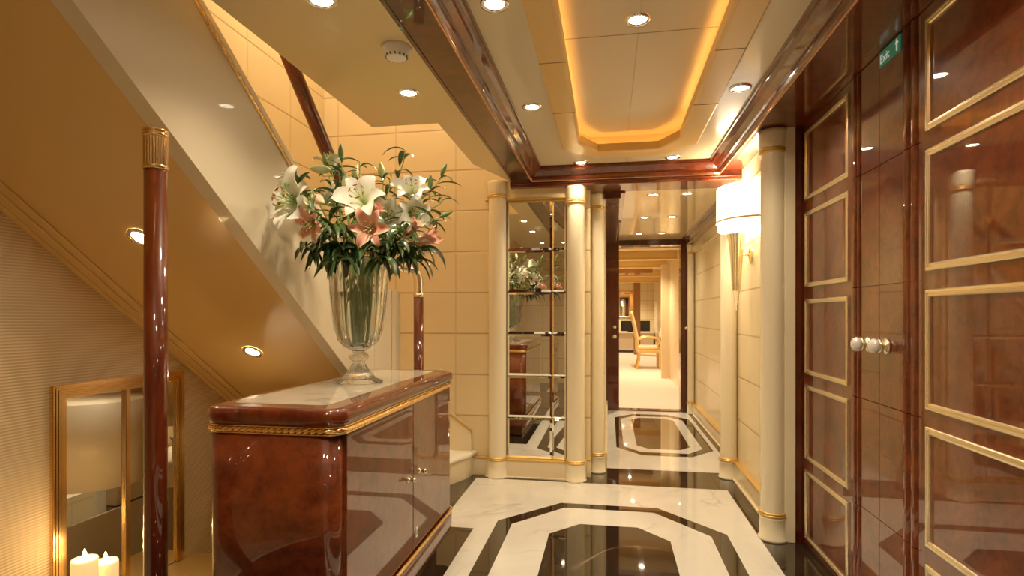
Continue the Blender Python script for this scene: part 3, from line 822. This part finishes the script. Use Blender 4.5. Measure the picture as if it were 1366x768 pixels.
def bud(parent, pos, d, size, kind):
    d, a, b = frame(d); pos = Vector(pos); base = pos - d*size*.5
    cols = {'bud': ((.30,.42,.10),(.62,.66,.34)), 'buds': ((.10,.20,.04),(.16,.26,.06)), 'budp': ((.45,.50,.2),(.85,.42,.30))}[kind]
    R = size*(.21 if kind != 'buds' else .16)
    m = MB(); m.smooth = True; n = 18; rings = []
    for i in range(12):
        s = i/11; rr = R*max(.06, math.sin(PI*(s*.96+.02)**.85))**.8
        c = tuple(cols[0][k]*(1-math.sin(PI*s)) + cols[1][k]*math.sin(PI*s) for k in range(3))
        rings.append([m.vert(base + d*size*s + (a*math.cos(2*PI*j/n)+b*math.sin(2*PI*j/n))*rr*(1+.09*math.cos(6*PI*j/n)), c) for j in range(n)])
    for x, y in zip(rings, rings[1:]):
        for j in range(n): m.face((x[j],x[(j+1)%n],y[(j+1)%n],y[j]))
    m.face(rings[0][::-1]); m.face(rings[-1])
    m.build('bud', petal_m, parent); return base
GREEN = (.36,.52,.18)
slot = [0]
def stem_path(base, d):
    k = slot[0]; slot[0] += 1
    a = k*2.399; r0 = .012+.022*((k*7)%5)/5
    bx, by = VX+r0*math.cos(a), VY+r0*math.sin(a)
    base = Vector(base)
    dirn = Vector((base.x-VX, base.y-VY, 0)); rad = min(.095, dirn.length*.45)
    dn = dirn.normalized() if dirn.length > 1e-4 else Vector((1,0,0))
    p0 = Vector((bx,by,zb+.175)); p1 = Vector((VX,VY,zb+.36))+dn*rad*.45+Vector((math.cos(a),math.sin(a),0))*.012
    p2 = Vector((VX,VY,zb+.53))+dn*rad
    mid = p2.lerp(base,.55) + Vector((0,0,.03)); pre = base - Vector(d).normalized()*.04 if Vector(d).z > -.3 else base+Vector((0,0,.03))
    return smooth_path([p0,p1,p2,mid,pre,base], 2)
def leaves(m, path, count, ln=(.08,.13), start=.5, dark=1.0):
    n = len(path)
    for k in range(count):
        s = start+(1-start)*(k+random.random())/count*.96
        i = min(n-2, int(s*(n-1))); p = path[i]; t = (path[i+1]-path[i]).normalized()
        az = k*2.4+random.uniform(-.5,.5)
        out = Vector((math.cos(az), math.sin(az), random.uniform(-.1,.5))).normalized()
        # keep away from the sloping balustrade
        if p.x < -1.15 and out.x < 0: out.x *= -.3
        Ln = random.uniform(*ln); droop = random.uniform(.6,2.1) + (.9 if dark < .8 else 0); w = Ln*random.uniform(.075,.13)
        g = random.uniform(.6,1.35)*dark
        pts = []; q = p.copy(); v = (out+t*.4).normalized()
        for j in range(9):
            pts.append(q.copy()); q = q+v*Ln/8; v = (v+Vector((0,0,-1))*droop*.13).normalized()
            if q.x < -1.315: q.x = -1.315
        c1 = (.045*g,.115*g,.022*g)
        blade(m, pts, w, lambda s_, q_: (c1[0]*(1+.8*(abs(q_)<.1)), c1[1]*(1+.5*(abs(q_)<.1)), c1[2]), up=Vector((0,0,1)) if abs(v.z)<.98 else Vector((1,0,0)), fold=.45, n=5)
FLOWERS = [
('white', (-0.96, 2.067, 1.663), (0.07, -1.0, 0.35), 0.105, 'white lily in full bloom at the front centre, just above the front pink lily'),
('white', (-1.164, 1.91, 1.622), (-0.45, -0.94, 0.2), 0.125, 'large white lily opening sideways at the far left of the bouquet'),
('white', (-0.823, 2.273, 1.739), (0.23, -0.77, 0.6), 0.085, 'white lily pointing upward at the right shoulder of the bouquet'),
('white', (-1.219, 2.327, 1.887), (-0.08, -0.12, 1), 0.07, 'small white lily at the back of the bouquet beneath the slanted handrail'),
('white', (-0.8, 2.247, 1.623), (0.68, -0.7, -0.2), 0.08, 'white lily half hidden in leaves below the upward pointing white lily'),
('white', (-0.938, 2.294, 1.626), (0.47, -0.93, -0.1), 0.09, 'white lily tucked behind the front pink lily to its right'),
('white', (-1.198, 2.229, 1.706), (-0.51, -0.59, 0.6), 0.08, 'white lily deep in the leaves above the left pink lily'),
('pink', (-0.854, 1.913, 1.514), (0.17, -0.99, -0.1), 0.092, 'pink star shaped lily facing straight out at the front of the bouquet'),
('pink', (-1.101, 1.941, 1.536), (-0.34, -0.97, -0.4), 0.085, 'deep pink lily facing left beside the large sideways white lily'),
('pinkhalf', (-0.731, 2.168, 1.507), (1.03, -0.08, 0.25), 0.125, 'half open pink lily pointing right at the right edge of the bouquet'),
('pinkhalf', (-0.902, 2.077, 1.605), (0.86, -0.26, 0.45), 0.075, 'half open pink lily wedged right of the front white lily'),
('pinkhalf', (-0.757, 2.102, 1.537), (0.66, -0.29, 0.7), 0.085, 'pale pink half open lily among the glossy leaves on the right'),
('bud', (-1.186, 2.181, 1.808), (-0.97, -0.27, 0.05), 0.085, 'pale green lily bud lying level at the upper left'),
('buds', (-1.079, 2.148, 1.865), (-0.05, -0.01, 1), 0.07, 'slender dark bud standing highest at the top left of the bouquet'),
('bud', (-0.975, 2.318, 1.827), (-0.08, -0.12, 1), 0.075, 'pale green lily bud standing at the top centre of the bouquet'),
('buds', (-1.192, 2.23, 1.859), (-0.2, -0.03, 1), 0.07, 'dark green bud upright in front of the lower handrail'),
('buds', (-0.694, 2.316, 1.818), (0.44, 0.08, 1), 0.06, 'slim green bud on a long stalk at the upper right'),
('buds', (-0.744, 2.287, 1.762), (0.07, -0.09, 1), 0.065, 'green bud upright beside the long stalked bud on the right'),
('buds', (-0.656, 2.221, 1.611), (0.99, 0.17, 0.45), 0.06, 'green bud pointing right at the rightmost tip of the bouquet'),
('budp', (-1.096, 1.993, 1.641), (0.82, -0.37, -0.45), 0.085, 'pink flushed closed bud between the left pink lily and the front white lily'),
('bud', (-1.061, 2.151, 1.743), (0.12, -0.08, 1), 0.07, 'green bud above the left petals of the front white lily'),
('bud', (-1.197, 1.905, 1.61), (-0.56, -0.3, -0.8), 0.06, 'green bud drooping beside the large sideways white lily'),
('bud', (-1.11, 2.346, 1.833), (0.25, 0.04, 1), 0.07, 'light green bud at the back, between the two tallest buds'),

]
grp = {'white':('white_lily','white lilies in the vase','flower'),'pink':('pink_lily','pink lilies in the vase','flower'),'pinkhalf':('pink_lily','pink lilies in the vase','flower'),
       'bud':('lily_bud','lily buds in the vase','flower bud'),'buds':('lily_bud','lily buds in the vase','flower bud'),'budp':('lily_bud','lily buds in the vase','flower bud')}
for kind, pos, d, size, label in FLOWERS:
    size *= 1.0 if 'bud' in kind else (1.25 if kind == 'white' else 1.0)
    nm, gp, cat = grp[kind]
    t = thing(nm, label, cat, (VX,VY,zb+.175), gp)
    base = bloom(t, pos, d, size, kind) if kind in ('white','pink','pinkhalf') else bud(t, pos, d, size, kind)
    path = stem_path(base, d)
    m = MB(); m.tube(path, [.0032 if i < len(path)*.6 else .0024 for i in range(len(path))], 7, cols=[GREEN]*len(path)); m.build('stem', leaf_m, t)
    m = MB(); leaves(m, path, 6 if 'bud' in kind else 6, start=.52, ln=(.07,.12)); m.build('foliage', leaf_m, t)
LEAFY = [
(-1.205, 2.025, 1.743),(-0.876, 2.335, 1.919),(-0.98, 2.013, 1.458),(-1.079, 1.996, 1.472),(-0.825, 2.04, 1.472),(-1.191, 2.027, 1.464),(-0.76, 2.152, 1.47),(-0.716, 2.211, 1.599),(-0.861, 1.983, 1.41),(-0.7, 2.315, 1.712),(-1.189, 2.332, 1.767),(-0.94, 2.324, 1.788),(-1.047, 2.255, 1.856),(-1.206, 1.974, 1.722),(-0.772, 2.1, 1.42),(-1.036, 1.973, 1.539),(-0.786, 2.016, 1.539),(-1.101, 2.297, 1.429),(-0.992, 2.366, 1.6),(-1.036, 1.973, 1.412),

]
wh = ['reaching out to the upper left','rising at the top centre','hanging low over the front rim','low at the front left of the rim','low at the front right of the rim','drooping at the lower left','drooping at the lower right','spreading at the right side','falling over the vase rim toward the viewer','arching at the upper right','at the back behind the small white lily','at the back behind the front white lily','rising between the tall buds','curling left against the stair panel','falling over the right of the vase rim','filling below the left pink lily','filling below the half open pink lily','behind the rim at the back','deep at the back of the bouquet','hanging over the left of the vase rim']
for i, pos in enumerate(LEAFY):
    t = thing('lily_foliage_stem', 'leafy green lily stem without flower, '+wh[i], 'foliage', (VX,VY,zb+.175), 'leafy stems in the vase')
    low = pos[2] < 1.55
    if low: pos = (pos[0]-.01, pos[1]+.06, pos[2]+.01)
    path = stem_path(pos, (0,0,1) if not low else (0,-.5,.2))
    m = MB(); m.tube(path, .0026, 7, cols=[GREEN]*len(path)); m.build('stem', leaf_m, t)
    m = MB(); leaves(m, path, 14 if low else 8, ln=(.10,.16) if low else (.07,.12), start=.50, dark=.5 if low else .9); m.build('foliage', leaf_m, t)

# ------------------------------------------------------------------ salon beyond the doorway
struct(MB().box((-1.6,7.36,2.3), (3.2,22,2.4)).build('ceiling_salon', ceil_mat))
m = MB(); m.box((-1.7,7.36,0), (-1.6,22,2.3)); m.box((-1.7,7.25,0),(-.13,7.36,2.3)); struct(m.build('wall_salon_left', panel_y))
m = MB(); m.box((1.45,12,0), (1.6,22,2.3)); m.box((1.14,9.6,0),(1.6,12.5,2.3)); m.box((1.15,7.25,0),(3.2,7.36,2.3)); m.box((3.1,7.3,0),(3.2,9.7,2.3)); m.box((1.2,9.6,0),(3.2,9.7,2.3))
struct(m.build('wall_salon_right', cream))
struct(MB().box((-1.6,19,0), (1.5,19.1,2.3)).build('wall_salon_back', panel_x))
m = MB()
for y in (8.3,9.9,11.6,14.2,16.8): m.box((-1.6,y,2.16), (1.6,y+.28,2.3), 0); m.box((-1.6,y-.01,2.155),(1.6,y,2.175),1)
struct(m.build('trim_11', [gildmat, gold_line], bevel=.005))
m = MB(); m.box((-1.6,12.7,2.13),(.95,13.1,2.29)); m.box((.75,17.5,0),(.95,17.7,2.3)); struct(m.build('trim_12', plain('amber_wood',(.3,.13,.04),.2,coat=.6)))
m = MB(); m.box((.99,11.0,0),(1.14,11.15,2.16)); m.box((.985,10.99,0),(1.14,11.0,.13))
struct(m.build('trim_13', plain('salon_pilaster',(.80,.62,.36),.3)))
column(1.17,9.5,.04,2.2,'cream column inside the far salon just right of the doorway opening')
for i, (y, w_) in enumerate(((8.0,'nearest the doorway'),(10.8,'over the pale carpet'),(12.4,'above the armchair'),(15.5,'beyond the armchair'),(18.0,'over the low cabinet'))):
    downlight(.45,y,2.3,'salon ceiling light %s' % w_, 150, 'downlights in the far salon')
cab = thing('media_cabinet', 'low cream cabinet at the far end of the salon below the black screen', 'cabinet', (.7,18.5,0))
m = MB(); m.box((-.4,18.3,.08),(1.4,18.98,.62)); m.build('body', plain('cab_cream',(.62,.5,.34),.4), cab, bevel=.01)
MB().box((-.42,18.27,.62),(1.42,18.98,.66)).build('top', plain('cab_top',(.75,.65,.5),.3), cab, bevel=.01)
MB().box((-.38,18.34,0),(1.38,18.9,.08)).build('plinth', black, cab)
sc2 = thing('screen', 'wide black television standing on the low cream cabinet in the far salon', 'television', (.8,18.4,.66))
MB().box((.38,18.38,.68),(1.30,18.44,1.02)).build('panel', black, sc2, bevel=.01)
MB().box((.6,18.36,.66),(1.0,18.5,.68)).build('stand', black, sc2)
wm = thing('salon_mirror', 'gold framed mirror on the back wall of the far salon', 'mirror', (.6,18.98,1.1))
m = MB(); m.box((.3,18.96,1.1),(.36,18.99,2.0)); m.box((.84,18.96,1.1),(.9,18.99,2.0)); m.box((.3,18.96,1.94),(.9,18.99,2.0)); m.box((.3,18.96,1.1),(.9,18.99,1.16)); m.build('frame', gold, wm, bevel=.01)
MB().box((.36,18.97,1.16),(.84,18.985,1.94)).build('glass', mirror_m, wm)
# armchair in side view, facing +X
ac = thing('armchair', 'gold framed armchair with tall cream back in the far salon', 'chair', (.86,13,0))
gw = plain('gilded_wood', (.72,.44,.12), .3, .3)
for y in (12.76,13.24):
    MB().tube(smooth_path([(.66,y,.42),(.67,y,.25),(.64,y,.10),(.60,y,0)],1), [.032,.032]+[.024]*20 if False else .024, 8).build('leg', gw, ac)
    MB().tube(smooth_path([(1.10,y,.42),(1.12,y,.25),(1.11,y,.10),(1.13,y,0)],1), .024, 8).build('leg', gw, ac)
    MB().tube(smooth_path([(.66,y,.66),(.80,y,.72),(.98,y,.70),(1.08,y,.68),(1.12,y,.62),(1.06,y,.52),(1.08,y,.44)],2), .022, 8).build('arm', gw, ac)
m = MB(); m.box((.62,12.74,.36),(1.13,13.26,.44)); m.build('seat_rail', gw, ac, bevel=.015)
m = MB(); m.box((.63,12.76,.44),(1.12,13.24,.52)); m.build('seat', uphol, ac, bevel=.035, seg=3)
m = MB(); m.prism([(.60,.40),(.68,.40),(.66,.70),(.60,1.0),(.53,1.27),(.48,1.24),(.54,.95),(.59,.65)], 12.80, 13.20, axis='y'); m.build('backrest', uphol, ac, bevel=.02, seg=2)
for y in (12.78,13.22): MB().tube(smooth_path([(.63,y,.42),(.62,y,.68),(.56,y,1.0),(.50,y,1.28)],1), .02, 8).build('back_post', gw, ac)
dt = thing('side_table', 'dark red wooden table partly hidden behind the armchair in the salon', 'table', (1.3,13.5,0))
MB().box((1.10,13.35,.60),(1.42,13.75,.66)).build('top', redwood, dt, bevel=.01)
for x in (1.14,1.38):
    for y in (13.39,13.71): MB().box((x-.025,y-.025,0),(x+.025,y+.025,.60)).build('leg', redwood, dt, bevel=.005)
vs = MB().lathe([(.05,.66),(.06,.70),(.06,.80),(.04,.84),(.03,.90)], (1.22,13.5,0), 20).build('white_jar', white_ring)
tag(vs, 'small white jar on the dark red table in the far salon', 'jar')

# ------------------------------------------------------------------ world and colour
w = bpy.data.worlds.new('world'); scene.world = w; w.use_nodes = True
w.node_tree.nodes['Background'].inputs[0].default_value = (1,.8,.55,1); w.node_tree.nodes['Background'].inputs[1].default_value = .02
scene.view_settings.view_transform = 'Standard'; scene.view_settings.look = 'None'
scene.view_settings.exposure = .52; scene.view_settings.gamma = 1.15
